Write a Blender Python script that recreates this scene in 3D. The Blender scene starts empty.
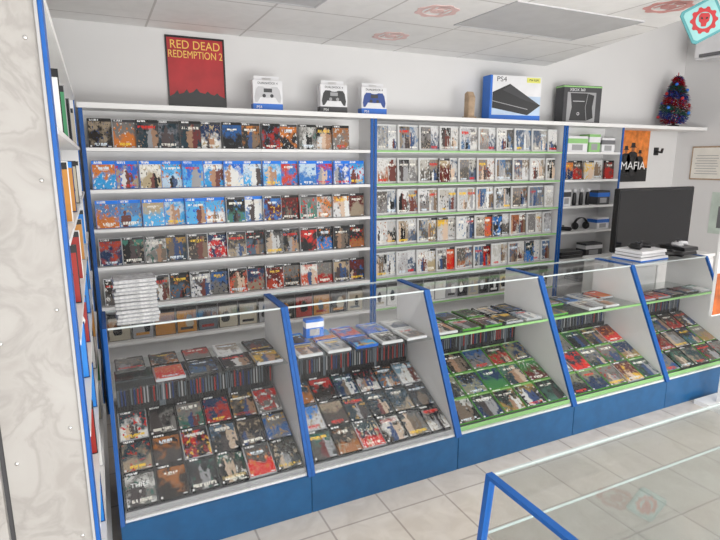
import bpy, bmesh, math, random
from mathutils import Vector, Matrix, Euler
random.seed(7)
C = bpy.context.scene.collection
R = math.radians
bpy.context.scene.view_settings.view_transform = 'Standard'

# ------------------------------------------------------------------ materials
def new_mat(name):
    m = bpy.data.materials.new(name); m.use_nodes = True
    nt = m.node_tree; nt.nodes.clear()
    out = nt.nodes.new('ShaderNodeOutputMaterial')
    return m, nt, out

def mat(name, col, rough=.5, metal=0., var=.06, scale=8., coat=0., spec=.5):
    m, nt, out = new_mat(name)
    p = nt.nodes.new('ShaderNodeBsdfPrincipled')
    p.inputs['Roughness'].default_value = rough
    p.inputs['Metallic'].default_value = metal
    p.inputs['Specular IOR Level'].default_value = spec
    if coat: p.inputs['Coat Weight'].default_value = coat
    tc = nt.nodes.new('ShaderNodeTexCoord')
    n = nt.nodes.new('ShaderNodeTexNoise'); n.inputs['Scale'].default_value = scale
    n.inputs['Detail'].default_value = 3
    r = nt.nodes.new('ShaderNodeValToRGB')
    r.color_ramp.elements[0].position = .3; r.color_ramp.elements[1].position = .7
    r.color_ramp.elements[0].color = (*[c*(1-var) for c in col], 1)
    r.color_ramp.elements[1].color = (*[min(1, c*(1+var)) for c in col], 1)
    L = nt.links.new
    L(tc.outputs['Object'], n.inputs['Vector']); L(n.outputs['Fac'], r.inputs['Fac'])
    L(r.outputs['Color'], p.inputs['Base Color']); L(p.outputs[0], out.inputs[0])
    return m

def glass_mat(name, tint=(.985, .99, .99), amt=.55, base=.013, rough=.02):
    m, nt, out = new_mat(name)
    t = nt.nodes.new('ShaderNodeBsdfTransparent'); t.inputs[0].default_value = (*tint, 1)
    g = nt.nodes.new('ShaderNodeBsdfGlossy'); g.inputs['Roughness'].default_value = rough
    f = nt.nodes.new('ShaderNodeLayerWeight'); f.inputs['Blend'].default_value = .5
    pw = nt.nodes.new('ShaderNodeMath'); pw.operation = 'POWER'; pw.inputs[1].default_value = 4.5
    mu = nt.nodes.new('ShaderNodeMath'); mu.operation = 'MULTIPLY_ADD'
    mu.inputs[1].default_value = amt; mu.inputs[2].default_value = base
    mx = nt.nodes.new('ShaderNodeMixShader')
    L = nt.links.new
    L(f.outputs['Facing'], pw.inputs[0]); L(pw.outputs[0], mu.inputs[0]); L(mu.outputs[0], mx.inputs[0])
    L(t.outputs[0], mx.inputs[1]); L(g.outputs[0], mx.inputs[2]); L(mx.outputs[0], out.inputs[0])
    return m

def tile_mat(name, size, c1, c2, grout, mortar, rough, bump=0., mott=None):
    m, nt, out = new_mat(name)
    L = nt.links.new
    tc = nt.nodes.new('ShaderNodeTexCoord')
    b = nt.nodes.new('ShaderNodeTexBrick')
    b.offset = 0; b.inputs['Scale'].default_value = 1
    b.inputs['Brick Width'].default_value = size; b.inputs['Row Height'].default_value = size
    b.inputs['Mortar Size'].default_value = mortar; b.inputs['Mortar Smooth'].default_value = .2
    b.inputs['Color1'].default_value = (*c1, 1); b.inputs['Color2'].default_value = (*c2, 1)
    b.inputs['Mortar'].default_value = (*grout, 1)
    n = nt.nodes.new('ShaderNodeTexNoise'); n.inputs['Scale'].default_value = 9; n.inputs['Detail'].default_value = 7; n.inputs['Distortion'].default_value = 1.
    r = nt.nodes.new('ShaderNodeValToRGB')
    r.color_ramp.elements[0].position = .35; r.color_ramp.elements[1].position = .65
    mott = mott or (.95, .95, .95)
    r.color_ramp.elements[0].color = (*mott, 1); r.color_ramp.elements[1].color = (1, 1, 1, 1)
    mx = nt.nodes.new('ShaderNodeMixRGB'); mx.blend_type = 'MULTIPLY'; mx.inputs[0].default_value = 1
    p = nt.nodes.new('ShaderNodeBsdfPrincipled'); p.inputs['Roughness'].default_value = rough
    L(tc.outputs['Object'], b.inputs['Vector']); L(tc.outputs['Object'], n.inputs['Vector'])
    L(b.outputs['Color'], mx.inputs[1]); L(n.outputs['Fac'], r.inputs[0]); L(r.outputs[0], mx.inputs[2])
    L(mx.outputs[0], p.inputs['Base Color'])
    if bump:
        bp = nt.nodes.new('ShaderNodeBump'); bp.inputs['Strength'].default_value = bump; bp.invert = True
        L(b.outputs['Fac'], bp.inputs['Height']); L(bp.outputs[0], p.inputs['Normal'])
    L(p.outputs[0], out.inputs[0])
    return m

def marble_mat(name):
    m, nt, out = new_mat(name)
    L = nt.links.new
    tc = nt.nodes.new('ShaderNodeTexCoord')
    n = nt.nodes.new('ShaderNodeTexNoise'); n.inputs['Scale'].default_value = 8; n.inputs['Detail'].default_value = 9
    n.inputs['Distortion'].default_value = .8
    r = nt.nodes.new('ShaderNodeValToRGB'); e = r.color_ramp.elements
    e[0].position = .34; e[0].color = (.28, .265, .25, 1)
    e[1].position = .66; e[1].color = (.345, .335, .32, 1)
    k = e.new(.50); k.color = (.275, .262, .248, 1)
    k = e.new(.45); k.color = (.322, .309, .294, 1)
    k = e.new(.55); k.color = (.33, .317, .302, 1)
    p = nt.nodes.new('ShaderNodeBsdfPrincipled'); p.inputs['Roughness'].default_value = .45
    L(tc.outputs['Object'], n.inputs['Vector']); L(n.outputs['Fac'], r.inputs['Fac'])
    L(r.outputs[0], p.inputs['Base Color']); L(p.outputs[0], out.inputs[0])
    return m

def cover_mat(name, header, bgs, accs, figs, title=(.9, .88, .8), pale=0., hfrom=.89):
    m, nt, out = new_mat(name)
    L = nt.links.new
    def M(op, a, b=None, c=None):
        n = nt.nodes.new('ShaderNodeMath'); n.operation = op
        for i, v in enumerate((a, b, c)):
            if v is None: continue
            if isinstance(v, (int, float)): n.inputs[i].default_value = v
            else: L(v, n.inputs[i])
        return n.outputs[0]
    def ramp(fac, cols):
        r = nt.nodes.new('ShaderNodeValToRGB'); r.color_ramp.interpolation = 'CONSTANT'
        e = r.color_ramp.elements
        while len(e) < len(cols): e.new(.5)
        for i, c in enumerate(cols):
            e[i].position = i/len(cols); e[i].color = (*c, 1)
        L(fac, r.inputs[0]); return r.outputs[0]
    def mix(f, a, b):
        n = nt.nodes.new('ShaderNodeMixRGB')
        if isinstance(f, float): n.inputs[0].default_value = f
        else: L(f, n.inputs[0])
        for i, v in ((1, a), (2, b)):
            if isinstance(v, tuple): n.inputs[i].default_value = (*v, 1)
            else: L(v, n.inputs[i])
        return n.outputs[0]
    def rng(val, a, b):
        f = nt.nodes.new('ShaderNodeMapRange'); f.inputs['From Min'].default_value = a; f.inputs['From Max'].default_value = b
        L(val, f.inputs['Value']); return f.outputs[0]
    tc = nt.nodes.new('ShaderNodeTexCoord')
    mp = nt.nodes.new('ShaderNodeMapping'); mp.inputs['Scale'].default_value = (1/.135, 1, 1/.171)
    L(tc.outputs['Object'], mp.inputs['Vector'])
    sx = nt.nodes.new('ShaderNodeSeparateXYZ'); L(mp.outputs[0], sx.inputs[0])
    u, v = sx.outputs[0], sx.outputs[2]
    oi = nt.nodes.new('ShaderNodeObjectInfo'); rd = oi.outputs['Random']
    r2 = M('FRACT', M('MULTIPLY', rd, 17.13)); r3 = M('FRACT', M('MULTIPLY', rd, 91.7))
    r4 = M('FRACT', M('MULTIPLY', rd, 53.3)); r5 = M('FRACT', M('MULTIPLY', rd, 37.9)); r6 = M('FRACT', M('MULTIPLY', rd, 131.7))
    r7 = M('FRACT', M('MULTIPLY', rd, 211.3))
    def noise(scale, detail, vec=None, woff=0):
        n = nt.nodes.new('ShaderNodeTexNoise'); n.noise_dimensions = '4D'
        n.inputs['Scale'].default_value = scale; n.inputs['Detail'].default_value = detail
        L(vec if vec else mp.outputs[0], n.inputs['Vector'])
        L(M('MULTIPLY_ADD', rd, 100., float(woff)), n.inputs['W'])
        return n.outputs['Fac']
    grad = M('ADD', M('MULTIPLY', M('SUBTRACT', v, .5), M('SUBTRACT', M('MULTIPLY', r6, 1.6), .8)), noise(3.0, 4))
    col = mix(rng(grad, .46, .60), ramp(r2, bgs), ramp(r3, accs))
    col = mix(rng(noise(8., 3, None, 13), .57, .61), col, ramp(r6, accs))
    col = mix(rng(noise(14., 2, None, 31), .62, .66), col, ramp(r7, figs))
    cx = M('MULTIPLY', M('SUBTRACT', r5, .5), .5)
    ux = M('SUBTRACT', u, cx)
    big = M('MULTIPLY_ADD', r6, 1.0, .7)
    def ell(cz, rx, rz, off=0.):
        a = M('DIVIDE', M('SUBTRACT', ux, M('MULTIPLY', big, off)), M('MULTIPLY', big, rx)); b = M('DIVIDE', M('SUBTRACT', v, M('MULTIPLY', big, cz)), M('MULTIPLY', big, rz))
        return M('SQRT', M('ADD', M('MULTIPLY', a, a), M('MULTIPLY', b, b)))
    rough_ = M('MULTIPLY', M('SUBTRACT', noise(8., 3, None, 7), .5), 1.9)
    d = M('MINIMUM', ell(.16, .17, .34), M('MINIMUM', ell(.50, .075, .085), M('MINIMUM', ell(.38, .20, .055), ell(.30, .05, .16, .22))))
    d = M('ADD', d, rough_)
    side = M('ADD', M('MULTIPLY', ux, 3.), noise(11., 3, None, 3))
    figc = mix(rng(side, .46, .54), ramp(r4, figs), ramp(r7, figs))
    col = mix(M('MULTIPLY', rng(d, 1.0, .92), M('GREATER_THAN', r3, .35)), col, figc)
    tb = M('MULTIPLY_ADD', M('GREATER_THAN', r5, .45), .60, .10)
    mp2 = nt.nodes.new('ShaderNodeMapping'); mp2.inputs['Scale'].default_value = (17, 1, 3.5)
    L(mp.outputs[0], mp2.inputs['Vector'])
    strokes = M('GREATER_THAN', noise(1.7, 0, mp2.outputs[0], 1), .43)
    tm = M('MULTIPLY', M('GREATER_THAN', v, tb), M('LESS_THAN', v, M('ADD', tb, M('MULTIPLY_ADD', r2, .05, .055))))
    tm = M('MULTIPLY', tm, M('LESS_THAN', M('ABSOLUTE', u), M('MULTIPLY_ADD', r3, .2, .22)))
    t2 = M('MULTIPLY', M('GREATER_THAN', v, M('SUBTRACT', tb, .035)), M('LESS_THAN', v, M('SUBTRACT', tb, .015)))
    t2 = M('MULTIPLY', t2, M('LESS_THAN', M('ABSOLUTE', u), M('MULTIPLY_ADD', r4, .12, .08)))
    tm = M('MULTIPLY', M('MULTIPLY', M('MAXIMUM', tm, t2), strokes), .95)
    col = mix(tm, col, ramp(r4, [title, (.75, .72, .65), (.85, .55, .05), title, (.65, .03, .02), (.7, .78, .85)]))
    bm_ = M('MULTIPLY', M('LESS_THAN', M('ABSOLUTE', M('ADD', u, .41)), .035), M('LESS_THAN', M('ABSOLUTE', M('SUBTRACT', v, .06)), .03))
    bm2 = M('MULTIPLY', M('LESS_THAN', M('ABSOLUTE', M('SUBTRACT', u, .36)), .07), M('LESS_THAN', M('ABSOLUTE', M('SUBTRACT', v, .05)), .015))
    col = mix(M('MAXIMUM', bm_, bm2), col, (.7, .7, .7))
    if pale:
        col = mix(M('MULTIPLY', M('LESS_THAN', v, .08), pale), col, (.62, .62, .61))
        col = mix(M('MULTIPLY', M('LESS_THAN', u, -.36), pale), col, (.64, .64, .63))
    if header:
        col = mix(M('GREATER_THAN', v, hfrom), col, header)
        hm = M('MULTIPLY', M('GREATER_THAN', v, hfrom+.025), M('LESS_THAN', v, .975))
        hm = M('MULTIPLY', hm, M('LESS_THAN', M('ABSOLUTE', M('ADD', u, .22)), .18))
        hm = M('MULTIPLY', hm, M('GREATER_THAN', noise(2.4, 0, mp2.outputs[0], 1), .46))
        col = mix(hm, col, (.85, .85, .85))
    p = nt.nodes.new('ShaderNodeBsdfPrincipled'); p.inputs['Roughness'].default_value = .32
    p.inputs['Specular IOR Level'].default_value = .2
    L(col, p.inputs['Base Color']); L(p.outputs[0], out.inputs[0])
    return m

WHITE = mat('white_laminate', (.82, .815, .81), .4, var=.02)
SHELFW = mat('shelf_white', (.81, .805, .805), .45, var=.02)
WALLM = mat('wall_paint', (.70, .695, .695), .7, var=.02, scale=2)
BLUE = mat('blue_edge', (.008, .095, .36), .4, var=.05, spec=.3)
BASEB = mat('blue_laminate', (.012, .095, .24), .35, var=.12, scale=14)
GREEN = mat('green_plastic', (.28, .55, .20), .35, var=.05)
BLACK = mat('black_plastic', (.012, .012, .014), .3)
SCREEN = mat('screen_black', (.006, .006, .008), .08)
DGREY = mat('dark_grey', (.05, .05, .055), .5)
MGREY = mat('mid_grey', (.15, .15, .16), .5)
GREY = mat('grey_plastic', (.35, .35, .36), .5)
LGREY = mat('light_grey', (.55, .55, .57), .5)
RIM = mat('glass_rim', (.58, .64, .64), .25)
CHROME = mat('screw_metal', (.6, .6, .6), .25, 1.)
RED = mat('red_print', (.42, .02, .025), .5, var=.15)
PINK = mat('faded_red_print', (.78, .55, .53), .6)
PINK2 = mat('red_sticker_print', (.70, .34, .32), .6)
GOLD = mat('gold_print', (.85, .55, .12), .5)
ORANGE = mat('orange_print', (.72, .22, .04), .5, var=.35, scale=14)
DORANGE = mat('dark_orange_print', (.42, .10, .02), .5, var=.45, scale=14)
SKIN = mat('figure_print', (.30, .12, .05), .5, var=.3, scale=30)
YELLOW = mat('yellow_paper', (.78, .78, .18), .6)
WOOD = mat('light_wood', (.42, .30, .20), .6, var=.2, scale=20)
TEAL = mat('teal_cloth', (.08, .28, .30), .7)
PBLUE = mat('box_blue', (.015, .15, .60), .4)
PALEBLUE = mat('box_pale_blue', (.50, .62, .78), .4, var=.1)
BWHITE = mat('box_white', (.76, .76, .78), .4)
PAPER = mat('paper', (.78, .76, .70), .6)
PGREEN = mat('pale_green_paper', (.50, .58, .52), .6, var=.15)
MARBLE = marble_mat('marbled_panel')
GLASS = glass_mat('counter_glass')
GLASST = glass_mat('table_top_glass', (.94, .955, .95), .7, .10, .02)
GLASSE = glass_mat('glass_shelf_material', (.94, .96, .955), .5, .03, .05)
FLOORM = tile_mat('floor_tiles', .30, (.72, .665, .60), (.68, .625, .565), (.46, .41, .365), .005, .16, .06, (.88, .865, .85))
CEILM = tile_mat('ceiling_tiles', .6, (.89, .885, .88), (.87, .865, .86), (.60, .585, .575), .007, .8, .1)
LUM = mat('luminaire_diffuser', (.55, .55, .56), .5, var=.05)

PL_CLEAR = mat('clear_case_plastic', (.42, .43, .45), .2, coat=.3)
PL_PALE = mat('pale_case_plastic', (.62, .63, .64), .25, coat=.3)
PL_BLUE = mat('blue_case_plastic', (.02, .12, .50), .2, coat=.3)
PL_GREEN = mat('green_case_plastic', (.08, .30, .04), .2, coat=.3)
PL_BLACK = mat('black_case_plastic', (.02, .02, .02), .2, coat=.3)
darks = [(.01, .01, .012), (.02, .015, .012), (.01, .03, .09), (.10, .01, .008), (.03, .03, .03), (.012, .035, .05), (.06, .05, .045), (.18, .17, .16), (.01, .01, .01)]
mids = [(.60, .18, .03), (.03, .18, .52), (.45, .36, .22), (.62, .02, .015), (.12, .17, .24), (.70, .42, .04), (.05, .20, .15), (.75, .73, .70), (.01, .01, .01), (.35, .28, .20), (.20, .34, .44)]
dmids = [(.34, .12, .03), (.02, .10, .30), (.30, .24, .17), (.40, .02, .015), (.08, .13, .19), (.40, .23, .05), (.03, .12, .09), (.55, .54, .52), (.01, .01, .01), (.02, .02, .025), (.05, .055, .06), (.14, .12, .10)]
gmids = [(.04, .18, .05), (.02, .08, .22), (.22, .22, .15), (.32, .02, .015), (.05, .13, .10), (.30, .19, .05), (.03, .10, .05), (.48, .48, .46), (.01, .01, .01), (.02, .03, .02), (.10, .10, .08)]
reds = [(.65, .02, .015), (.45, .05, .02), (.68, .66, .63), (.55, .20, .04), (.01, .01, .01), (.20, .20, .22), (.45, .34, .22), (.10, .09, .09)]
figs = [(.01, .01, .01), (.45, .25, .15), (.08, .06, .06), (.64, .48, .36), (.16, .05, .04), (.05, .09, .20), (.34, .34, .35), (.75, .75, .73), (.22, .15, .10)]
dfigs = [(.01, .01, .01), (.32, .19, .12), (.05, .04, .04), (.48, .37, .28), (.14, .03, .03), (.03, .06, .16), (.28, .28, .29), (.58, .58, .57), (.16, .12, .09)]
blues = [(.02, .14, .60), (.08, .42, .78), (.52, .66, .78), (.02, .03, .14), (.58, .06, .03), (.03, .32, .68), (.76, .74, .68), (.10, .22, .45)]
pales = [(.52, .52, .52), (.12, .11, .10), (.38, .37, .35), (.20, .19, .19), (.66, .65, .63), (.28, .23, .18), (.10, .13, .19), (.46, .46, .47)]
pmids = [(.48, .46, .42), (.66, .66, .66), (.22, .21, .21), (.36, .13, .06), (.08, .17, .32), (.54, .54, .53), (.70, .70, .69), (.03, .03, .03), (.40, .31, .22)]
CV = {
 'dark': (PL_BLACK, cover_mat('cover_dark', (.015, .015, .015), darks, dmids, dfigs)),
 'red': (PL_CLEAR, cover_mat('cover_red', (.04, .04, .04), darks+[(.55, .03, .02), (.65, .65, .65)], reds, figs)),
 'mixed': (PL_CLEAR, cover_mat('cover_mixed', (.05, .05, .055), darks[2:]+[(.55, .55, .56), (.60, .10, .05), (.7, .7, .7)], mids, figs)),
 'blue': (PL_BLUE, cover_mat('cover_blue', (.01, .20, .80), blues, mids[:4]+blues[:3]+[(.78, .78, .78)], figs, hfrom=.87)),
 'pale': (PL_PALE, cover_mat('cover_pale', (.62, .63, .62), pales, pmids, figs, pale=.9, hfrom=.93)),
 'green': (PL_GREEN, cover_mat('cover_green', (.20, .40, .10), darks, gmids, dfigs, hfrom=.91)),
}
CV['clear'] = (mat('translucent_grey_plastic', (.34, .35, .37), .25, coat=.3, var=.35, scale=90), mat('grey_insert', (.45, .45, .45), .5, var=.4, scale=50))

# ------------------------------------------------------------------ mesh tools
class MB:
    def __init__(s): s.v = []; s.f = []; s.m = []
    def add(s, vs, fs, mi=0):
        o = len(s.v); s.v += [tuple(p) for p in vs]
        for f in fs: s.f.append([o+i for i in f]); s.m.append(mi)
        return s
    def box(s, x0, x1, y0, y1, z0, z1, mi=0, T=None):
        vs = [(x0,y0,z0),(x1,y0,z0),(x1,y1,z0),(x0,y1,z0),(x0,y0,z1),(x1,y0,z1),(x1,y1,z1),(x0,y1,z1)]
        if T: vs = [T @ Vector(p) for p in vs]
        return s.add(vs, [(0,3,2,1),(4,5,6,7),(0,1,5,4),(1,2,6,5),(2,3,7,6),(3,0,4,7)], mi)
    def prism_x(s, prof, x0, x1, mi=0):
        n = len(prof)
        vs = [(x0,y,z) for y,z in prof]+[(x1,y,z) for y,z in prof]
        fs = [tuple(range(n)), tuple(range(2*n-1, n-1, -1))]+[(i, i+n, (i+1)%n+n, (i+1)%n) for i in range(n)]
        return s.add(vs, fs, mi)
    def prism_z(s, prof, z0, z1, mi=0):
        n = len(prof)
        vs = [(x,y,z0) for x,y in prof]+[(x,y,z1) for x,y in prof]
        fs = [tuple(range(n-1,-1,-1)), tuple(range(n, 2*n))]+[(i, (i+1)%n, (i+1)%n+n, i+n) for i in range(n)]
        return s.add(vs, fs, mi)
    def lathe(s, prof, cx=0, cy=0, n=24, mi=0):
        k = len(prof); vs = []; fs = []
        for i in range(n):
            a = 2*math.pi*i/n
            vs += [(cx+r*math.cos(a), cy+r*math.sin(a), z) for r, z in prof]
        for i in range(n):
            j = (i+1) % n
            for q in range(k-1): fs.append((i*k+q, j*k+q, j*k+q+1, i*k+q+1))
        return s.add(vs, fs, mi)

def mesh_from(mb, mats, org=(0, 0, 0), bevel=0):
    me = bpy.data.meshes.new('m')
    me.from_pydata([(p[0]-org[0], p[1]-org[1], p[2]-org[2]) for p in mb.v], [], mb.f)
    for m in mats: me.materials.append(m)
    for p, i in zip(me.polygons, mb.m): p.material_index = i
    bm = bmesh.new(); bm.from_mesh(me)
    bmesh.ops.remove_doubles(bm, verts=bm.verts, dist=1e-6)
    bmesh.ops.recalc_face_normals(bm, faces=bm.faces)
    if bevel: bmesh.ops.bevel(bm, geom=[e for e in bm.edges if len(e.link_faces) == 2 and e.calc_face_angle(0) > .5], offset=bevel, segments=2, affect='EDGES', clamp_overlap=True)
    bm.to_mesh(me); bm.free()
    return me

def wloc(o):
    v = Vector((0, 0, 0))
    while o: v += o.location; o = o.parent
    return v

def obj(name, mb, mats, parent=None, bevel=0, smooth=False, local=False, **props):
    """parent None: top-level, origin at base centre. parented + local=False: coords are world, chain unrotated"""
    if not isinstance(mats, (list, tuple)): mats = [mats]
    xs = [p[0] for p in mb.v]; ys = [p[1] for p in mb.v]; zs = [p[2] for p in mb.v]
    org = Vector(((min(xs)+max(xs))/2, (min(ys)+max(ys))/2, min(zs)))
    me = mesh_from(mb, mats, org, bevel); me.name = name
    o = bpy.data.objects.new(name, me); C.objects.link(o)
    if smooth:
        for p in me.polygons: p.use_smooth = True
    if parent:
        o.parent = parent
        o.location = org if local else org-wloc(parent)
    else: o.location = org
    for k, v in props.items(): o[k] = v
    return o

def root(name, label, category, loc, rotz=0, group=None):
    e = bpy.data.objects.new(name, None); e.empty_display_size = .05
    C.objects.link(e); e.location = loc; e.rotation_euler = (0, 0, rotz)
    e['label'] = label; e['category'] = category
    if group: e['group'] = group
    return e

def structure(name, mb, mats, **k):
    o = obj(name, mb, mats, **k); o['kind'] = 'structure'; return o

def text(name, s, size, m, parent, loc, rot=(R(90), 0, 0), sx=1., ext=.0005, align='CENTER'):
    cu = bpy.data.curves.new(name, 'FONT'); cu.body = s; cu.size = size
    cu.align_x = align; cu.align_y = 'CENTER'; cu.extrude = ext; cu.space_line = .85
    t = bpy.data.objects.new(name+'_c', cu); C.objects.link(t)
    bpy.context.view_layer.update()
    me = bpy.data.meshes.new_from_object(t.evaluated_get(bpy.context.evaluated_depsgraph_get()))
    bpy.data.objects.remove(t)
    me.materials.clear(); me.materials.append(m)
    o = bpy.data.objects.new(name, me); C.objects.link(o)
    o.parent = parent; o.location = loc; o.rotation_euler = rot; o.scale = (sx, 1, 1)
    return o

# ------------------------------------------------------------------ room
structure('floor', MB().box(-3, 5.8, -2.5, 4.0, -.1, 0), FLOORM)
structure('wall_back', MB().box(-.27, 5.8, 3.9, 4.0, 0, 3.0), WALLM)
structure('wall_left', MB().box(-.27, -.17, 1.345, 3.9, 0, 2.43), MARBLE)
structure('wall_right', MB().box(5.68, 5.8, .6, 3.9, 0, 3.0), WALLM)
edge = [(-3, -2.5), (2.2, -2.5), (2.95, 1.0), (3.30, 2.4), (3.74, 3.9), (-.27, 3.9), (-.27, 1.3), (-3, 1.3)]
structure('ceiling', MB().prism_z(edge, 2.43, 3.0), CEILM)
structure('ceiling_bay', MB().box(2.2, 5.8, -2.5, 4.0, 3.0, 3.08), WALLM)
part = structure('wall_partition', MB().box(-.225, -.078, 1.27, 1.34, 0, 2.43), MARBLE)
structure('trim_1', MB().box(-.0775, -.072, 1.265, 1.345, 0, 2.43), [GREY])
structure('trim_2', MB().box(-.0715, -.064, 1.275, 1.345, 0, 2.43), BLUE)
structure('wall_front', MB().box(-3, -.235, 1.255, 1.30, 0, 2.43), MARBLE)
structure('trim_3', MB().box(-.235, -.225, 1.275, 1.30, 0, 2.43), DGREY)
for i in range(9):
    for x in (-.205, -.098):
        z = .15+i*.27+(.06 if x > -.15 else 0)
        mb = MB().lathe([(0, -.003), (.003, -.0025), (.0045, 0)], n=12)
        mb.v = [(p[0]+x, 1.27+p[2]*1, p[1]+z) for p in mb.v]
        obj('screw', mb, CHROME, parent=part, smooth=True)

for x, y, xw in ((.6, 2.43, .58), (2.1, 2.42, 1.0)):
    l = root('ceiling_light', 'unlit recessed ceiling light with grey diffuser', 'ceiling light', (x+xw/2, y+.29, 2.41), group='ceiling lights')
    obj('frame', MB().box(x, x+xw, y, y+.012, 2.424, 2.43).box(x, x+xw, y+.568, y+.58, 2.424, 2.43).box(x, x+.012, y+.012, y+.568, 2.424, 2.43).box(x+xw-.012, x+xw, y+.012, y+.568, 2.424, 2.43), LGREY, parent=l)
    obj('diffuser', MB().box(x+.012, x+xw-.012, y+.012, y+.568, 2.426, 2.4298), LUM, parent=l)
def ring(cx, cy, r0, r1, z0, z1, n=32, gear=0):
    mb = MB(); vs = []; fs = []
    for i in range(n):
        a = 2*math.pi*i/n; ro = r1*(1+(gear if i % 4 < 2 else 0))
        for r, z in ((r0, z0), (ro, z0), (ro, z1), (r0, z1)): vs.append((cx+r*math.cos(a), cy+r*math.sin(a), z))
    for i in range(n):
        j = (i+1) % n
        for q in range(4): fs.append((i*4+q, j*4+q, j*4+(q+1)%4, i*4+(q+1)%4))
    return mb.add(vs, fs)
for cx, cy, mm in ((1.83, 2.78, PINK), (2.93, 2.15, PINK2), (1.9, 3.45, PINK)):
    mb = ring(cx, cy, .085, .115, 2.4275, 2.4298, gear=.12)
    k = ring(cx, cy, .008, .04, 2.4275, 2.4298); mb.add(k.v, k.f)
    mb.box(cx-.03, cx+.03, cy-.09, cy-.05, 2.4275, 2.4298)
    mb.box(cx-.06, cx-.045, cy-.06, cy+.05, 2.4275, 2.4298).box(cx+.045, cx+.06, cy-.06, cy+.05, 2.4275, 2.4298)
    o = obj('ceiling_sticker', mb, mm, label='faded red round gear-shaped sticker on a ceiling tile', category='sticker', group='ceiling stickers')

# ------------------------------------------------------------------ game cases
W_, T_, H_ = .135, .014, .171
def case_proto(kind):
    pl, cv = CV[kind]
    mb = MB().box(-W_/2, W_/2, -T_/2, T_/2, 0, H_)
    me0 = mesh_from(mb, [pl, cv], (0, 0, 0), .0022)
    bm = bmesh.new(); bm.from_mesh(me0)
    def addbox(x0, x1, y0, y1, z0, z1, mi):
        r = bmesh.ops.create_cube(bm, size=1)
        for v in r['verts']:
            v.co = Vector(((x0+x1)/2+v.co.x*(x1-x0), (y0+y1)/2+v.co.y*(y1-y0), (z0+z1)/2+v.co.z*(z1-z0)))
        for f in {f for v in r['verts'] for f in v.link_faces}: f.material_index = mi
    addbox(-W_/2+.0045, W_/2-.003, -T_/2-.0004, T_/2+.0004, .003, H_-.003, 1)
    addbox(-W_/2-.0004, -W_/2+.002, -T_/2+.003, T_/2-.003, .003, H_-.003, 1)
    bm.to_mesh(me0); bm.free(); me0.name = 'case_mesh_'+kind
    return bpy.data.objects.new('pattern', me0)
PROTO = {k: case_proto(k) for k in CV}
COVLAB = {'dark': 'black game case with dark cover', 'mixed': 'clear game case with colourful cover', 'red': 'clear game case with red-dark cover',
          'blue': 'blue game case with bright cover', 'pale': 'pale-edged game case with picture', 'clear': 'translucent grey game case',
          'green': 'green game case with dark cover'}
ncase = 0
def case(kind, loc, rot, where, group, sc=1., sz=None):
    global ncase
    o = PROTO[kind].copy(); C.objects.link(o)
    o.name = 'game_case' if ncase == 0 else 'game_case.%03d' % ncase
    o.location = loc; o.rotation_euler = rot; o.scale = (sc, 1, sz or sc)
    o['label'] = COVLAB[kind]+' '+where; o['category'] = 'game case'; o['group'] = group
    ncase += 1
    return o

SP = [mat('spine_%d' % i, c, .4, spec=.2) for i, c in enumerate([(.006, .006, .007), (.30, .30, .31), (.01, .03, .12), (.28, .02, .015), (.02, .02, .022),
      (.40, .36, .28), (.02, .20, .60), (.65, .65, .64), (.45, .20, .04), (.10, .12, .14), (.05, .22, .10)])]
far = MB()
def far_case(x, y, z, w_, h, rz, pl, pal):
    T = Matrix.Translation((x, y, z)) @ Matrix.Rotation(rz, 4, 'Z')
    far.box(-w_/2, w_/2, -.007, .007, 0, h, pl, T)
    a, b, c = random.choice(pal), random.choice(pal), random.choice(pal)
    far.box(-w_/2+.004, w_/2-.003, -.0076, -.007, .003, h-.003, a, T)
    far.box(-w_/2+.004, w_/2-.003, -.0082, -.0076, h*.87, h-.003, 6 if pl == 2 else 4, T)
    cx = random.uniform(-.2, .2)*w_; rx = random.uniform(.15, .28)*w_
    vs = [T @ Vector((cx+rx*math.cos(k*.785+.3)*random.uniform(.7, 1.1), -.0079, h*.42+h*.3*math.sin(k*.785+.3)*random.uniform(.7, 1.1))) for k in range(8)]
    far.add(vs, [tuple(range(8))], b)
    far.box(-w_*.33, w_*.30, -.0082, -.0076, h*.12, h*.22, c, T)

# ------------------------------------------------------------------ wall shelving
LEV = [.10, .46, .70, .953, 1.187, 1.424, 1.670]
def unit(x0, x1, label, rail, label_edge=BLUE):
    yf, yb = 3.60, 3.89
    u = root('display_shelf_unit', label, 'shelf unit', ((x0+x1)/2, 3.75, 0), group='wall shelf units')
    for a, b in ((x0, x0+.02), (x1-.02, x1)):
        s = obj('side_panel', MB().box(a, b, yf, yb, 0, 1.895), SHELFW, parent=u)
        obj('edge_strip', MB().box(a-.001, b+.001, yf-.006, yf, 0, 1.895), label_edge, parent=s, label='blue edge strip')
    obj('back_panel', MB().box(x0+.02, x1-.02, 3.795, 3.807, .0, 1.895), SHELFW, parent=u)
    for z in LEV:
        s = obj('shelf', MB().box(x0+.02, x1-.02, yf+.004, 3.795, z-.018, z), SHELFW, parent=u)
        obj('price_rail', MB().box(x0+.021, x1-.021, yf-.002, yf+.003, z-(.012 if rail is GREEN else .018), z+.002), rail, parent=s)
    return u
XS = [(-.055, 1.845), (1.855, 3.735), (3.745, 4.47)]
unit(*XS[0], 'white wall shelving with blue vertical edges, filled with game cases', WHITE)
unit(*XS[1], 'white wall shelving with green shelf rails, filled with game cases', GREEN)
unit(*XS[2], 'narrow white wall shelving holding boxes and gadgets', WHITE)
tb = root('top_board', 'long white board running along the top of the wall shelving', 'shelf', (2.8, 3.75, 1.895))
obj('board', MB().box(-.06, 5.66, 3.58, 3.89, 1.895, 1.925), SHELFW, parent=tb)
obj('edge_strip', MB().box(-.06, 5.66, 3.574, 3.58, 1.895, 1.925), WHITE, parent=tb)

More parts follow.
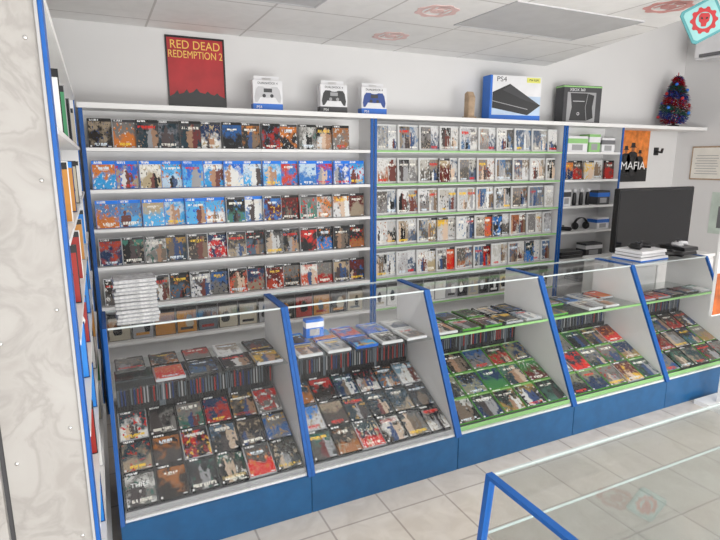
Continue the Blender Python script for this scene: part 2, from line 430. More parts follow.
rowsA = {6: ['dark', 'mixed', 'dark', 'red'], 5: ['blue']*15, 4: ['blue']*6+['mixed', 'blue', 'mixed', 'dark', 'mixed', 'mixed', 'red', 'dark', 'blue'],
         3: ['red', 'mixed', 'dark', 'dark', 'mixed'], 2: ['red', 'dark', 'mixed', 'dark']}
for li, kinds in rowsA.items():
    n = 14; x0, x1 = XS[0][0]+.03, XS[0][1]-.03
    pit = (x1-x0-.02)/n
    for i in range(n):
        if li == 6 and i == n-1: continue
        k = kinds[i % len(kinds)]
        case(k, (x0+.010+pit*(i+.5)+random.uniform(-.004, .004), 3.652+(.011 if i % 2 else -.011), LEV[li]+.0015), (R(-3.5), 0, R(random.uniform(-1.5, 1.5))), 'face-out on white shelving', 'game cases on the white-railed wall shelves', .97, 1.0)
for li in range(2, 7):
    n = 19; x0, x1 = XS[1][0]+.035, XS[1][1]-.035
    pit = (x1-x0-.02)/n
    for i in range(n):
        q = random.random()
        k = 'pale' if q < .92 else 'mixed'
        case(k, (x0+.010+pit*(i+.5)+random.uniform(-.002, .002), 3.660+(.0095 if i % 2 else -.0095), LEV[li]+.0015), (R(-3.5), 0, R(random.uniform(-1.0, 1.0))), 'on green-railed shelving', 'game cases on the green-railed wall shelves', .78, 1.12)
for i in range(13): far_case(XS[0][0]+.11+i*.139, 3.66, LEV[1]+.001, .13, .175, 0, 4, [0, 3, 4, 5, 9, 8, 1])
for i in range(16): far_case(XS[1][0]+.09+i*.113, 3.66, LEV[1]+.001, .108, .18, 0, 1, [0, 1, 4, 5, 7, 7, 1])

# left rack
lr = root('display_shelf_unit', 'shallow white wall rack with blue edges holding game cases', 'shelf unit', (-.12, 2.45, 0), group='wall shelf units')
obj('back_panel', MB().box(-.168, -.160, 1.36, 3.56, 0, 1.93), SHELFW, parent=lr)
for a, b in ((1.36, 1.375), (3.545, 3.56)):
    s = obj('side_panel', MB().box(-.160, -.076, a, b, 0, 1.93), SHELFW, parent=lr)
    obj('edge_strip', MB().box(-.076, -.070, a, b, 0, 1.93), BLUE, parent=s, label='blue edge strip')
for z in LEV:
    obj('shelf', MB().box(-.160, -.064, 1.375, 3.545, z-.014, z), WHITE, parent=lr)
obj('top_strip', MB().box(-.160, -.066, 1.36, 3.56, 1.93, 1.955), WHITE, parent=lr)
for li in range(1, 7):
    y = 1.75; st = .30
    while y < 3.5:
        pl, pal = random.choice([(2, [6, 6, 7, 8, 3]), (7, [6, 7, 5, 3, 8]), (1, [3, 0, 8, 5, 7, 10]), (4, [0, 3, 8, 9, 5, 7])])
        far_case(-.112, y, LEV[li]+.001, .090, .172, R(6), pl, pal); st += .06; y += st

# ------------------------------------------------------------------ glass counters
def counter(x0, x1, rail, label):
    c = root('display_counter', label, 'glass counter', ((x0+x1)/2, 2.42, 0), group='glass display counters')
    obj('base', MB().box(x0+.001, x1-.001, 2.10, 2.74, .0, .19), BASEB, parent=c, bevel=.002, label='blue laminate plinth')
    obj('floor_panel', MB().box(x0+.02, x1-.02, 2.11, 2.735, .19, .20), WHITE, parent=c)
    prof = [(2.105, .19), (2.445, .893), (2.735, .893), (2.735, .19)]
    for a, b in ((x0+.001, x0+.017), (x1-.017, x1-.001)):
        s = obj('side_panel', MB().prism_x(prof, a, b), WHITE, parent=c)
        t = MB()
        t.prism_x([(2.091, .19), (2.434, .9025), (2.448, .893), (2.105, .185)], a-.0003, b+.0003)
        t.prism_x([(2.434, .9025), (2.735, .9025), (2.735, .893), (2.448, .893)], a-.0003, b+.0003)
        obj('edge_strip', t, BLUE, parent=s, label='blue edge strip')
    obj('front_glass', MB().prism_x([(2.098, .20), (2.435, .896), (2.440, .893), (2.103, .197)], x0+.021, x1-.021), GLASS, parent=c)
    obj('top_glass', MB().box(x0+.0205, x1-.0205, 2.444, 2.735, .894, .900), GLASS, parent=c)
    obj('glass_rim', MB().box(x0+.0205, x1-.0205, 2.435, 2.443, .893, .901).box(x0+.0205, x1-.0205, 2.7355, 2.740, .893, .901), RIM, parent=c, label='pale polished glass rim')
    obj('back_panel', MB().box(x0+.02, x1-.02, 2.727, 2.735, .20, .42), WHITE, parent=c)
    obj('glass_shelf', MB().box(x0+.021, x1-.021, 2.338, 2.715, .650, .656), GLASSE, parent=c)
    if rail: obj('shelf_rail', MB().box(x0+.021, x1-.021, 2.328, 2.338, .648, .660), rail, parent=c)
    tr = MB().prism_x([(2.135, .202), (2.13, .222), (2.575, .438), (2.71, .438), (2.71, .425), (2.582, .425)], x0+.022, x1-.022)
    obj('tray', tr, DGREY, parent=c)
    obj('tray_rail', MB().prism_x([(2.120, .203), (2.116, .224), (2.120, .228), (2.128, .212)], x0+.022, x1-.022), rail or GREY, parent=c)
    return c
XC = [-.03, .77, 1.585, 2.41, 3.235, 4.05]
tilt = math.atan2(.216, .445)
dirv = Vector((0, math.cos(tilt), math.sin(tilt))); nrm = Vector((0, -math.sin(tilt), math.cos(tilt)))
trayk = [['dark', 'dark', 'dark', 'dark', 'mixed'], ['dark', 'dark', 'mixed', 'dark', 'dark', 'dark', 'dark'], ['green'], ['green', 'green', 'green', 'mixed', 'green'], ['green', 'dark', 'dark']]
upk = [['mixed', 'dark', 'pale'], ['pale', 'mixed', 'pale', 'mixed', 'blue'], ['green', 'pale', 'mixed', 'dark'], ['mixed', 'pale', 'green'], ['mixed', 'dark']]
labs = ['glass display counter with blue trim, holding dark game cases', 'glass display counter with blue trim between two matching counters',
        'glass display counter with green shelf rails and green game cases', 'glass display counter with green rails, part filled with games',
        'glass display counter with consoles and controllers on top']
tray_cases = {}
for ci in range(5):
    x0, x1 = XC[ci], XC[ci+1]
    counter(x0, x1, GREEN if ci >= 2 else None, labs[ci])
    a, b = x0+.024, x1-.024
    n = 6 if ci < 2 else 5; pit = (b-a)/n; sc = (pit-.003)/W_
    for r in range(3):
        for i in range(n):
            p0 = Vector((a+pit*(i+.5), 2.13, .222))+dirv*(.006+r*.1645)+nrm*(.0085)
            k = trayk[ci][(i+r*2) % len(trayk[ci])]
            o = case(k, p0, (-(math.pi/2-tilt), 0, 0), 'on sloping counter tray', 'game cases on the sloping counter trays', sc*.98, .95)
            tray_cases[(ci, r, i)] = o
    n = 5; pit = (b-a)/n; sc = .93
    for r in range(2):
        for i in range(n):
            if ci == 0 and r == 0 and i < 1: continue
            if ci == 4 and r == 1: continue
            if ci == 3 and r == 0 and i in (1, 4): continue
            case(random.choice(upk[ci]), (a+pit*(i+.5)+random.uniform(-.006, .006), 2.354+r*.178, .656+.009), (-math.pi/2, 0, R(random.uniform(-1, 1))), 'flat on upper glass shelf', 'game cases on the upper glass shelves', sc, .96)

TW = mat('title_white', (.85, .85, .85), .5); TR = mat('title_gold', (.75, .55, .2), .5)
for key, s, m_, sz, z in (((0, 0, 0), 'THIEF', TW, .032, .10), ((0, 1, 2), 'inFAMOUS', TW, .022, .13), ((2, 0, 1), 'THIEF', TW, .032, .12),
                     ((1, 0, 3), 'DIABLO', RED, .028, .13), ((0, 2, 4), 'HITMAN', RED, .026, .02), ((0, 0, 3), 'DARKSIDERS', TR, .02, .03)):
    text('title', s, sz, m_, tray_cases[key], (0, -.0085, z))

for ci in range(5):
    x = XC[ci]+.03
    while x < XC[ci+1]-.045:
        t = .0138
        k = random.choice([0, 0, 0, 0, 4, 4, 4, 9])
        far.box(x, x+t, 2.585, 2.70, .4385, .4385+.171, k)
        far.box(x+.0035, x+t-.0035, 2.5845, 2.5855, .475, .545+random.random()*.02, random.choice([3, 4, 9, 1, 9, 0, 9, 2]))
        far.box(x+.001, x+t-.001, 2.5843, 2.5855, .592, .600, random.choice([4, 9, 9]))
        x += t+.0004
o = obj('game_cases_in_rows', far, SP, label='tightly packed rows of game cases in counters and rack', category='game cases', kind='stuff')

for i in range(12):
    case('clear', (.20+random.uniform(-.005, .005), 2.512+random.uniform(-.003, .003), .9020+.0085+i*.0166), (-math.pi/2, 0, math.pi/2+R(random.uniform(-2.5, 2.5))), 'stacked on a glass counter', 'stack of game cases on the counter')

# ------------------------------------------------------------------ front counter (foreground)
def front_counter(x0, x1):
    yb, yt, ybk = .93, .85, .32
    c = root('display_counter', 'empty glass display counter with blue edge trim facing the aisle', 'glass counter', ((x0+x1)/2, .65, 0), group='glass display counters')
    obj('base', MB().box(x0+.001, x1-.001, ybk, yb, 0, .19), BASEB, parent=c, bevel=.002)
    obj('floor_panel', MB().box(x0+.02, x1-.02, ybk+.01, yb-.01, .19, .20), WHITE, parent=c)
    for a, b in ((x0+.001, x0+.017), (x1-.017, x1-.001)):
        s = obj('side_panel', MB().prism_x([(yb-.01, .19), (yt-.01, .91), (ybk, .91), (ybk, .19)], a+.005, b-.005), GLASS, parent=c)
        t = MB().prism_x([(yb-.01, .19), (yb+.004, .19), (yt+.004, .919), (yt-.010, .91)], a-.0005, b+.0005)
        t.prism_x([(yt+.004, .919), (ybk, .919), (ybk, .909), (yt-.010, .909)], a-.0005, b+.0005)
        obj('edge_strip', t, BLUE, parent=s)
    obj('front_glass', MB().prism_x([(yb-.008, .20), (yb-.003, .20), (yt-.003, .910), (yt-.008, .910)], x0+.018, x1-.018), GLASS, parent=c)
    obj('top_glass', MB().box(x0+.018, x1-.018, ybk, yt-.006, .911, .917), GLASST, parent=c)
    obj('glass_rim', MB().box(x0+.018, x1-.018, yt-.0055, yt+.000, .912, .918), RIM, parent=c, label='pale polished glass rim')
    obj('back_panel', MB().box(x0+.018, x1-.018, ybk, ybk+.012, .20, .50), WHITE, parent=c)
    obj('glass_shelf', MB().box(x0+.018, x1-.018, ybk+.012, yt+.005, .76, .766), GLASSE, parent=c)
    obj('shelf_rim', MB().box(x0+.018, x1-.018, yt+.0055, yt+.0085, .760, .766), RIM, parent=c, label='pale polished glass rim')
front_counter(.722, 2.30)

# ------------------------------------------------------------------ things on the top board (z = 1.925)
Z = 1.9255
def gamepad(name, label, loc, rot, m_, group=None, s=1.):
    g = root(name, label, 'gamepad', loc, 0, group); g.rotation_euler = rot
    half = [(0, .045), (.035, .045), (.06, .050), (.078, .035), (.088, -.01), (.090, -.05), (.075, -.062), (.060, -.045), (.045, -.018), (.03, -.012), (0, -.012)]
    pts = half+[(-x, y) for x, y in reversed(half[1:-1])]
    mb = MB().prism_z([(x*s, y*s) for x, y in pts], 0, .034*s)
    obj('body', mb, m_, parent=g, bevel=.009*s, smooth=True, local=True)
    for x in (-.028, .028):
        obj('thumbstick', MB().lathe([(.0, 0), (.006, 0), (.006, .010), (.011, .012), (.011, .017), (0, .016)], x*s, .002*s, 16), DGREY, parent=g, smooth=True, local=True).location.z = .033*s
    obj('direction_pad', MB().box(-.068*s, -.048*s, .018*s, .025*s, .033*s, .037*s).box(-.0615*s, -.0545*s, .0115*s, .0315*s, .033*s, .037*s), DGREY, parent=g, local=True)
    bmb = MB()
    for dx, dy in ((0, .01), (0, -.01), (.01, 0), (-.01, 0)): bmb.lathe([(0, .037*s), (.004*s, .037*s), (.004*s, .033*s)], (.058+dx)*s, (.0215+dy)*s, 10)
    obj('buttons', bmb, GREY, parent=g, local=True)
    return g

def pad_box(x, label, padm, low):
    b = root('gamepad_box', label, 'gamepad box', (x, 3.70, Z), R(-4), 'boxed gamepads on the top board')
    obj('carton', MB().box(-.10, .10, -.035, .035, 0, .195), BWHITE, parent=b, local=True, bevel=.002)
    obj('hang_tab', MB().box(-.085, -.03, -.002, .002, .195, .225).box(.03, .085, -.002, .002, .195, .225).box(-.03, .03, -.002, .002, .215, .225), BWHITE, parent=b, local=True)
    obj('blue_band', MB().box(-.1005, .1005, -.036, .0355, 0, .045), low, parent=b, local=True)
    half = [(0, .038), (.02, .040), (.03, .046), (.065, .046), (.080, .025), (.090, -.025), (.084, -.055), (.070, -.052), (.050, -.022), (0, -.024)]
    pts = half+[(-p, q) for p, q in reversed(half[1:-1])]
    n = len(pts); mb = MB()
    mb.add([(p, -.0375, .108+q) for p, q in pts]+[(p, -.035, .108+q) for p, q in pts], [tuple(range(n))]+[(i, (i+1) % n, (i+1) % n+n, i+n) for i in range(n)])
    obj('printed_gamepad', mb, padm, parent=b, local=True)
    mb = MB().box(-.028, .028, -.0385, -.0376, .118, .142)
    for cx in (-.026, .026):
        mb.add([(cx+.012*math.cos(k*.5236), -.0385, .096+.012*math.sin(k*.5236)) for k in range(12)], [tuple(range(12))])
    obj('printed_details', mb, DGREY if padm != BLACK else GREY, parent=b, local=True)
    text('lettering', 'DUALSHOCK 4', .02, DGREY, b, (0, -.0362, .176))
    text('lettering', 'PS4', .026, TW, b, (-.06, -.0368, .022))
pad_box(1.09, 'white and blue boxed gamepad showing a white gamepad', LGREY, PBLUE)
pad_box(1.57, 'white and dark boxed gamepad showing a black gamepad', BLACK, DGREY)
pad_box(1.89, 'white and blue boxed gamepad showing a blue gamepad', mat('dark_blue_print', (.02, .06, .26), .4), PBLUE)

p = root('poster', 'red western-themed poster with gold lettering on the wall', 'poster', (.67, 3.8985, 1.955))
obj('frame', MB().box(-.19, .19, -.010, .001, 0, .012).box(-.19, .19, -.010, .001, .428, .44).box(-.19, -.18, -.010, .001, .012, .428).box(.18, .19, -.010, .001, .012, .428), BLACK, parent=p, local=True)
obj('sheet', MB().box(-.18, .18, -.004, .001, .012, .428), RED, parent=p, local=True)
text('lettering', 'RED DEAD', .074, GOLD, p, (0, -.0055, .385), sx=.92)
text('lettering', 'REDEMPTION 2', .066, GOLD, p, (0, -.0055, .325), sx=.78)
mb = MB()
sil = [(-.18, .05), (-.15, .07), (-.13, .10), (-.12, .07), (-.09, .08), (-.07, .11), (-.055, .08), (-.03, .09), (-.005, .12), (.015, .09), (.05, .08), (.065, .10), (.085, .08), (.11, .07), (.13, .09), (.145, .07), (.18, .05)]
for (a, h), (b, k) in zip(sil, sil[1:]): mb.add([(a, -.005, .012), (b, -.005, .012), (b, -.005, .02+k*.8), (a, -.005, .02+h*.8)], [(0, 1, 2, 3)])
obj('printed_hills', mb, BLACK, parent=p, local=True)

w = root('wooden_stand', 'small pale wooden block stand on the top board', 'ornament', (2.77, 3.70, Z))
obj('foot', MB().box(-.045, .045, -.04, .04, 0, .02), WOOD, parent=w, local=True, bevel=.003)
obj('block', MB().prism_x([(-.03, .02), (-.035, .17), (-.005, .215), (.03, .20), (.03, .02)], -.032, .032), WOOD, parent=w, local=True, bevel=.004)

# console boxes
b = root('console_box', 'pale blue console carton with a black console printed on it', 'console box', (3.235, 3.74, Z), R(-8))
obj('carton', MB().box(-.245, .245, -.06, .06, 0, .36), PALEBLUE, parent=b, local=True, bevel=.003)
obj('blue_panel', MB().box(-.2455, -.225, -.0612, .0605, .0, .36).box(-.225, .2455, -.0612, .0605, .0, .045), PBLUE, parent=b, local=True)
obj('white_panel', MB().box(-.225, .2455, -.0609, -.059, .20, .36), BWHITE, parent=b, local=True)
PC = [(-.222, .10), (.12, .048), (.244, .13), (-.06, .295), (-.222, .225), (.12, .15), (-.222, .155), (.12, .095)]
obj('printed_console', MB().add([(p_, -.0618, q_) for p_, q_ in PC], [(0, 1, 7, 6), (6, 7, 5, 4), (4, 5, 2, 3), (1, 2, 5)]), BLACK, parent=b, local=True)
obj('printed_stripe', MB().add([(-.222, -.0622, .153), (.12, -.0622, .092), (.12, -.0622, .098), (-.222, -.0622, .159)], [(0, 1, 2, 3)]), GREY, parent=b, local=True)
obj('printed_top_sheen', MB().add([(-.05, -.0622, .285), (.235, -.0622, .135), (.10, -.0622, .165), (-.13, -.0622, .245)], [(0, 1, 2, 3)]), DGREY, parent=b, local=True)
text('lettering', 'PS4', .055, DGREY, b, (-.14, -.0615, .328), sx=1.2)
t = obj('price_note', MB().box(-.065, .065, -.002, .002, 0, .04), YELLOW, parent=b, local=True)
t.location = (.165, -.064, .31)
text('lettering', 'PS4 SLIM', .024, BLACK, t, (0, -.003, .020))
b = root('console_box', 'black and grey console carton with a printed black console', 'console box', (4.02, 3.75, Z), R(-10))
obj('carton', MB().box(-.20, .20, -.06, .06, 0, .33), DGREY, parent=b, local=True, bevel=.003)
obj('silver_panel', MB().box(-.16, .14, -.0612, -.06, .015, .27), GREY, parent=b, local=True)
obj('green_band', MB().box(-.2005, .2005, -.0608, .0605, .312, .325), GREEN, parent=b, local=True)
obj('printed_console', MB().add([(-.13, -.0616, .025), (.05, -.0616, .025), (.03, -.0616, .14), (.05, -.0616, .262), (-.13, -.0616, .262), (-.11, -.0616, .14), (.12, -.0616, .05), (.105, -.0616, .14), (.12, -.0616, .245)], [(0, 1, 2, 5), (5, 2, 3, 4), (1, 6, 7, 2), (2, 7, 8, 3)]), BLACK, parent=b, local=True)
rg = MB(); k = ring(0, 0, .008, .014, 0, .001); rg.add([(v[0]-.04, -.0622+v[2]*.3, .085+v[1]) for v in k.v], k.f)
obj('printed_dial', rg, LGREY, parent=b, local=True)
obj('printed_slot', MB().box(-.10, .02, -.0622, -.0617, .19, .196), LGREY, parent=b, local=True)
obj('printed_edge_line', MB().add([(.05, -.0622, .025), (.055, -.0622, .026), (.035, -.0622, .14), (.055, -.0622, .262), (.05, -.0622, .262), (.03, -.0622, .14)], [(0, 1, 2, 5), (5, 2, 3, 4)]), GREY, parent=b, local=True)
text('lettering', 'XBOX 360', .035, BWHITE, b, (-.06, -.0625, .290))

# tinsel tree
tr = root('christmas_tree', 'small red and green tinsel christmas tree on top board', 'christmas tree', (5.33, 3.72, Z))
obj('stand', MB().lathe([(0, 0), (.06, 0), (.055, .02), (.012, .03), (.012, .10), (0, .10)]), BLACK, parent=tr, local=True, smooth=True)
mb = MB()
for i in range(7500):
    z = .04+.45*random.random(); tt = (z-.04)/.47; rr = .150*(1-tt**2.2)*(.75+.25*min(1, tt*5))+.01
    a = random.random()*6.283; r0 = rr*random.uniform(.2, .85); dz = random.uniform(-.02, .015); l = random.uniform(.02, .04)
    p0 = Vector((r0*math.cos(a), r0*math.sin(a), z)); a2 = a+random.uniform(-.8, .8)
    p1 = p0+Vector((l*math.cos(a2), l*math.sin(a2), dz)); sd = Vector((-math.sin(a), math.cos(a), random.uniform(-1, 1)))*.004
    band = int((z*14+a*.32)) % 3
    mb.add([p0-sd, p0+sd, p1], [(0, 1, 2)], [0, 1, 2][band] if random.random() < .75 else random.randrange(3))
mb.lathe([(.004, .05), (.004, .53)], n=6, mi=1)
obj('tinsel', mb, [mat('tinsel_green', (.02, .12, .07), .3, .2), mat('tinsel_red', (.45, .02, .03), .25, .3), mat('tinsel_violet', (.06, .09, .38), .25, .3)], parent=tr, local=True)
for i in range(14):
    a = i*2.4; z = .06+i*.028; tt = (z-.04)/.47; rr = .145*(1-tt**2.2)
    prof = [(.016*math.sin(k*math.pi/8), .016-.016*math.cos(k*math.pi/8)) for k in range(9)]
    o = obj('bauble', MB().lathe(prof, rr*math.cos(a), rr*math.sin(a), 12), RED if i % 2 else PBLUE, parent=tr, local=True, smooth=True); o.location.z = z

# ------------------------------------------------------------------ narrow shelf contents
def small_box(x, z, w_, d, h, m1, m2, label, cat='box', y=3.69):
    b = root('gadget_box', label, cat, (x, y, z+.0005))
    obj('carton', MB().box(-w_/2, w_/2, -d/2, d/2, 0, h), m1, parent=b, local=True, bevel=.002)
    obj('printed_band', MB().box(-w_/2-.0005, w_/2+.0005, -d/2-.0006, d/2+.0005, h*.55, h*.85), m2, parent=b, local=True)
    obj('printed_picture', MB().box(-w_*.3, w_*.25, -d/2-.0009, -d/2-.0002, h*.12, h*.48), GREY if m1 != GREY else DGREY, parent=b, local=True)
small_box(3.93, LEV[6], .24, .12, .14, BWHITE, GREEN, 'white and green gadget box on a narrow shelf')
small_box(4.14, LEV[6], .14, .12, .16, GREEN, BWHITE, 'small green gadget box on a narrow shelf')
small_box(4.32, LEV[6], .17, .12, .13, BWHITE, MGREY, 'white and grey gadget box on a narrow shelf')
for i in range(5): case(['mixed', 'dark', 'mixed', 'pale', 'dark'][i], (3.84+i*.132, 3.65+(.009 if i % 2 else -.009), LEV[5]+.0015), (R(-3), 0, 0), 'on the narrow wall shelf', 'game cases on the narrow shelf', .93, 1.0)
small_box(3.86, LEV[4], .10, .09, .15, BWHITE, DGREY, 'white boxed gadget with dark band on a narrow shelf')
small_box(4.33, LEV[4], .16, .10, .13, DGREY, PBLUE, 'dark boxed gadget with blue band on a narrow shelf')
for i in range(3):
    c = root('motion_controller', 'black wand controller with white ball standing upright', 'controller', (3.99+i*.085, 3.68, LEV[4]+.0005), group='wand controllers')
    obj('handle', MB().lathe([(0, 0), (.018, 0), (.02, .03), (.017, .10), (.012, .12), (0, .12)]), BLACK, parent=c, local=True, smooth=True)
    prof = [(.021*math.sin(k*math.pi/8), .135-.021*math.cos(k*math.pi/8)) for k in range(9)]
    obj('ball', MB().lathe(prof), BWHITE, parent=c, local=True, smooth=True)
hd = root('headset', 'black over-ear headset lying on a narrow shelf', 'headset', (4.12, 3.70, LEV[3]+.001))
mb = MB()
N = 24
for i in range(N+1):
    a = math.pi*i/N
    for r, y in ((.082, -.012), (.090, -.012), (.090, .012), (.082, .012)): mb.v.append((r*math.cos(a), y, .03+r*math.sin(a)*.95))
for i in range(N):
    for q in range(4): mb.f.append([i*4+q, (i+1)*4+q, (i+1)*4+(q+1) % 4, i*4+(q+1) % 4]); mb.m.append(0)
obj('headband', mb, BLACK, parent=hd, local=True)
for s in (-1, 1):
    q = MB().lathe([(0, 0), (.03, 0), (.036, .012), (.032, .03), (0, .03)])
    q.v = [(s*(.055+p[2]), p[1], .036+p[0]) for p in q.v]
    obj('ear_cup', q, BLACK, parent=hd, local=True, smooth=True)
gamepad('gamepad', 'black gamepad on a narrow shelf', (3.87, 3.70, LEV[3]+.001), (0, 0, 0), BLACK)
small_box(4.34, LEV[3], .16, .12, .11, BWHITE, PBLUE, 'white and blue gadget box on a narrow shelf')
def console(x, y, z, w_, d, h, m_, label, rot=0):
    c = root('game_console', label, 'game console', (x, y, z), rot)
    obj('body', MB().prism_x([(-d/2, .004), (-d/2+.01, h*.48), (d/2, h*.48), (d/2, 0.004)], -w_/2, w_/2), m_, parent=c, local=True, bevel=.002)
    obj('lid', MB().prism_x([(-d/2-.006, h*.55), (-d/2, h), (d/2, h), (d/2-.004, h*.55)], -w_/2, w_/2), m_, parent=c, local=True, bevel=.002)
    obj('seam', MB().box(-w_/2+.004, w_/2-.004, -d/2+.006, d/2-.006, h*.46, h*.57), DGREY if m_ != BLACK else GREY, parent=c, local=True)
    f = MB()
    for sx in (-1, 1):
        for sy in (-1, 1): f.lathe([(0, 0), (.01, 0), (.01, .006), (0, .006)], sx*(w_/2-.03), sy*(d/2-.03), 10)
    obj('feet', f, BLACK, parent=c, local=True)
console(3.95, 3.70, LEV[2]+.0005, .28, .17, .06, BLACK, 'flat black game console on a narrow shelf')
small_box(4.25, LEV[2], .22, .12, .12, DGREY, BWHITE, 'dark gadget box on a narrow shelf')
console(4.20, 3.70, LEV[1]+.0005, .30, .17, .06, GREY, 'flat grey game console on a narrow shelf')

# ------------------------------------------------------------------ right side wall things
p = root('poster', 'orange and black gangster-themed poster with white lettering', 'poster', (5.02, 3.8985, 1.38))
obj('sheet', MB().box(-.22, .22, -.002, .004, 0, .52), ORANGE, parent=p, local=True)
obj('printed_ground', MB().box(-.22, .22, -.0026, -.002, 0, .14), BLACK, parent=p, local=True)
for fx, fs, fz in ((-.12, 1., .10), (-.02, 1.2, .08), (.09, .85, .10)):
    body = [(-.075, 0), (.075, 0), (.07, .13), (.055, .175), (.018, .19), (-.018, .19), (-.055, .175), (-.07, .13)]
    obj('printed_figure', MB().add([(fx+a*fs, -.0030, fz+b_*fs) for a, b_ in body], [tuple(range(8))]), BLACK, parent=p, local=True)
    obj('printed_face', MB().add([(fx+.021*fs*math.cos(k*.628), -.0033, fz+.212*fs+.028*fs*math.sin(k*.628)) for k in range(10)], [tuple(range(10))]), SKIN, parent=p, local=True)
    obj('printed_hat', MB().add([(fx+a*fs, -.0036, fz+b_*fs) for a, b_ in [(-.045, .222), (.045, .222), (.026, .232), (.022, .262), (-.022, .262), (-.026, .232)]], [tuple(range(6))]), BLACK, parent=p, local=True)
text('lettering', 'MAFIA', .115, TW, p, (0, -.0040, .16), sx=1.15)
h = root('coat_hook', 'black metal wall hook', 'hook', (5.36, 3.90, 1.66))
obj('plate', MB().box(-.035, .035, -.008, .003, -.01, .07), BLACK, parent=h, local=True, bevel=.003)
obj('hook', MB().prism_x([(-.005, .02), (-.07, .01), (-.08, .06), (-.068, .06), (-.06, .028), (-.005, .04)], -.012, .012), BLACK, parent=h, local=True)
c = root('framed_certificate', 'framed paper certificate on the wall', 'certificate', (5.675, 3.54, 1.40))
obj('frame', MB().box(-.008, .004, -.17, .17, 0, .34), WOOD, parent=c, local=True, bevel=.003)
obj('paper', MB().box(-.0095, -.008, -.155, .155, .015, .325), PAPER, parent=c, local=True)
mb = MB()
for i in range(8): mb.box(-.0102, -.0095, -.12+.01*(i % 3), .12-.015*(i % 2), .06+i*.026, .066+i*.026)
obj('printed_lines', mb, GREY, parent=c, local=True)
p = root('poster', 'pale greenish poster with dark panel on the white wall', 'poster', (5.679, 3.25, .86))
obj('sheet', MB().box(-.003, .003, -.20, .20, 0, .42), PGREEN, parent=p, local=True)
obj('printed_panel', MB().box(-.0038, -.003, -.17, .12, .06, .28), MGREY, parent=p, local=True)
ac = root('air_conditioner', 'white wall-mounted air conditioner with grey vent', 'air conditioner', (5.56, 3.26, 2.57))
obj('housing', MB().box(-.10, .115, -.42, .42, .0, .28), BWHITE, parent=ac, local=True, bevel=.02)
obj('vent', MB().box(-.102, -.08, -.36, .36, .02, .05), MGREY, parent=ac, local=True)

cb = root('media_cabinet', 'plain white low cabinet behind the counters', 'cabinet', (4.15, 3.0, 0))
obj('body', MB().box(-.52, .60, -.19, .19, 0, .79), WHITE, parent=cb, local=True)
obj('worktop', MB().box(-.53, .61, -.20, .20, .79, .815), SHELFW, parent=cb, local=True, bevel=.002)
for x in (-.51, -.14, .23):
    obj('door', MB().box(x, x+.355, -.205, -.191, .04, .77), WHITE, parent=cb, local=True, bevel=.002)
    obj('handle', MB().box(x+.30, x+.312, -.222, -.205, .45, .58), CHROME, parent=cb, local=True)
tv = root('television', 'black flat-screen television on a stand, switched off', 'television', (4.15, 2.97, .8155))
obj('foot', MB().box(-.20, .20, -.11, .11, 0, .014).box(-.035, .035, .0, .03, .014, .10), BLACK, parent=tv, local=True, bevel=.003)
obj('housing', MB().box(-.465, .465, -.012, .035, .055, .565), BLACK, parent=tv, local=True, bevel=.006)
obj('screen', MB().box(-.445, .445, -.0135, -.012, .085, .547), SCREEN, parent=tv, local=True)
text('lettering', 'SAMSUNG', .016, GREY, tv, (0, -.0130, .071))

bx = root('console_box', 'flat blue and white console carton under a white console', 'console box', (3.50, 2.585, .9015), R(3))
obj('carton', MB().box(-.155, .155, -.115, .115, 0, .028), BWHITE, parent=bx, local=True, bevel=.002)
obj('blue_band', MB().box(-.1555, .1555, -.1156, .1155, 0, .012), PBLUE, parent=bx, local=True)
console(3.50, 2.585, .9305, .28, .21, .045, BWHITE, 'flat white game console on a flat carton', R(3))
gamepad('gamepad', 'black gamepad resting on a white console', (3.50, 2.60, .976), (0, 0, R(10)), BLACK)
gamepad('gamepad', 'black gamepad on a glass counter', (3.765, 2.55, .9025), (0, 0, R(-15)), BLACK)
console(3.945, 2.60, .9045, .16, .20, .06, BLACK, 'small black game console on a glass counter')
gamepad('gamepad', 'white gamepad on a small black console', (3.945, 2.60, .9655), (0, 0, R(20)), BWHITE, s=.85)
P = [Vector(q) for q in ((3.675, 2.66, .904), (3.695, 2.69, .904), (3.675, 2.715, .904), (3.72, 2.70, .904), (3.78, 2.705, .904), (3.85, 2.715, .904))]
mb = MB(); pts = []
for i in range(len(P)-1):
    a = P[max(0, i-1)]; b = P[i]; c_ = P[i+1]; d_ = P[min(len(P)-1, i+2)]
    for k in range(6):
        t = k/6; pts.append(.5*((2*b)+(c_-a)*t+(2*a-5*b+4*c_-d_)*t*t+(3*b-a-3*c_+d_)*t**3))
vs = []; fs = []
for i, q in enumerate(pts):
    tg = (pts[min(i+1, len(pts)-1)]-pts[max(i-1, 0)]).normalized(); sd = tg.cross(Vector((0, 0, 1)))
    for k in range(6):
        a = k*math.pi/3; vs.append(q+sd*.003*math.cos(a)+Vector((0, 0, .003*math.sin(a))))
for i in range(len(pts)-1):
    for k in range(6): fs.append((i*6+k, (i+1)*6+k, (i+1)*6+(k+1) % 6, i*6+(k+1) % 6))
mb.add(vs, fs)
obj('cable', mb, BLACK, smooth=True, label='black console cable lying on a glass counter', category='cable')

d = root('display_stand', 'white standing display board with dark and orange posters', 'display stand', (3.50, 1.93, 0))
obj('foot', MB().box(-.02, .22, -.12, .13, 0, .03), WHITE, parent=d, local=True)
obj('pole', MB().box(.08, .12, .021, .045, .03, 1.1), WHITE, parent=d, local=True)
obj('board', MB().box(-.175, .24, 0, .02, .66, 1.30), WHITE, parent=d, local=True, bevel=.002)
obj('dark_poster', MB().box(-.16, .23, -.002, 0, 1.12, 1.28), DGREY, parent=d, local=True)
obj('orange_poster', MB().box(-.174, .23, -.002, 0, .67, .93), DORANGE, parent=d, local=True)

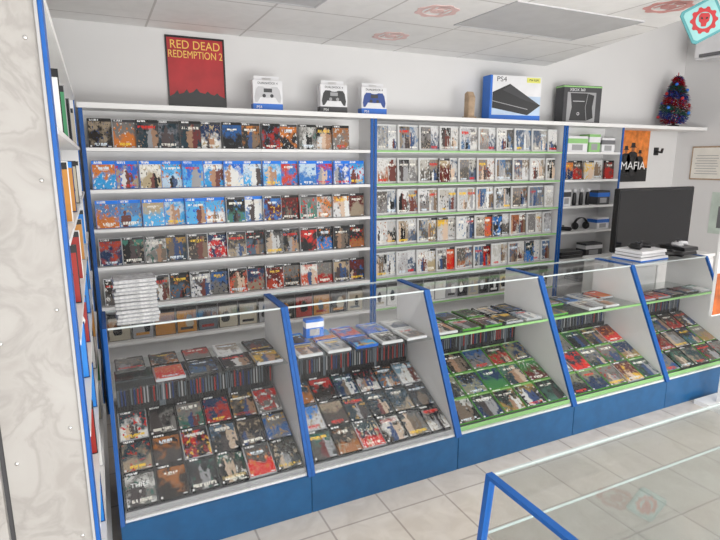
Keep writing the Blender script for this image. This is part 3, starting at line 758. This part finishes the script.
# hanging sign: tilted square card
pn = root('hanging_sign', 'teal tilted square card with red gear emblem hanging on string', 'hanging sign', (2.87, 1.9, 2.30))
def rot2(pts, a, s=1): return [(s*(x*math.cos(a)-y*math.sin(a)), s*(x*math.sin(a)+y*math.cos(a))) for x, y in pts]
def plate(pts, y0, y1):
    n = len(pts); mb = MB()
    return mb.add([(a, y0, b) for a, b in pts]+[(a, y1, b) for a, b in pts], [tuple(range(n)), tuple(range(2*n-1, n-1, -1))]+[(i, (i+1) % n, (i+1) % n+n, i+n) for i in range(n)])
sq = [(-.09, -.075), (-.075, -.09), (.075, -.09), (.09, -.075), (.09, .075), (.075, .09), (-.075, .09), (-.09, .075)]
obj('card', plate(rot2(sq, R(28)), -.003, .003), TEAL, parent=pn, local=True)
obj('card_border', plate(rot2(sq, R(28), .86), -.0040, -.003), mat('pale_teal', (.26, .50, .50), .7), parent=pn, local=True)
def xz_ring(r0, r1, y, gear, n=40):
    k = ring(0, 0, r0, r1, 0, .001, n, gear); mb = MB()
    return mb.add([(v[0], y-v[2], v[1]) for v in k.v], k.f)
obj('emblem', xz_ring(.040, .056, -.0042, .18), RED, parent=pn, local=True)
sk = [(-.026, .022), (-.018, .034), (.018, .034), (.026, .022), (.024, -.004), (.013, -.014), (.011, -.030), (-.011, -.030), (-.013, -.014), (-.024, -.004)]
obj('emblem_centre', plate(sk, -.0055, -.0042), RED, parent=pn, local=True)
obj('emblem_marks', plate([(-.016, .006), (-.005, .004), (-.008, .014), (-.017, .015)], -.0062, -.0055).add([(a, -.0062, b) for a, b in [(.016, .006), (.005, .004), (.008, .014), (.017, .015)]], [(0, 1, 2, 3)]), BLACK, parent=pn, local=True)
obj('string', MB().lathe([(.0012, .11), (.0012, .1295)], n=6), GREY, parent=pn, local=True)
pn.rotation_euler = (0, 0, R(-35))

small_box(.98, .6745, .10, .05, .10, PBLUE, BWHITE, 'small blue gadget box on games inside a glass counter', y=2.60)

# ------------------------------------------------------------------ lights and world
wd = bpy.data.worlds.new('World'); bpy.context.scene.world = wd; wd.use_nodes = True
wd.node_tree.nodes['Background'].inputs[0].default_value = (1, .99, .975, 1)
wd.node_tree.nodes['Background'].inputs[1].default_value = 1.38
def area(loc, sx, sy, pw, rot=(0, 0, 0), col=(1, .98, .95)):
    l = bpy.data.lights.new('area', 'AREA'); l.shape = 'RECTANGLE'; l.size = sx; l.size_y = sy; l.energy = pw; l.color = col
    o = bpy.data.objects.new('area_light', l); C.objects.link(o); o.location = loc; o.rotation_euler = rot
area((2.6, .1, 2.41), 1.2, 1.2, 18)
area((1.8, -2.4, 1.5), 5.5, 2.4, 78, (R(90), 0, 0), (1, .99, .975))
area((1.8, -1.2, .4), 3.5, 1.2, 98, (R(135), 0, 0), (1, .99, .97))  # added upward fill that brightens the ceiling, standing in for floor-bounced window light
area((5.0, .9, 2.5), .8, 1.6, 9, (0, R(35), 0))

cam = bpy.data.cameras.new('Camera'); cam.lens = 27; cam.sensor_width = 36
co = bpy.data.objects.new('Camera', cam); C.objects.link(co)
co.location = (0, 0, 1.6); co.rotation_euler = (R(90-11.5), 0, R(-25.8))
cam.clip_start = .01
bpy.context.scene.camera = co
for o in PROTO.values(): bpy.data.objects.remove(o)
print('cases', ncase)
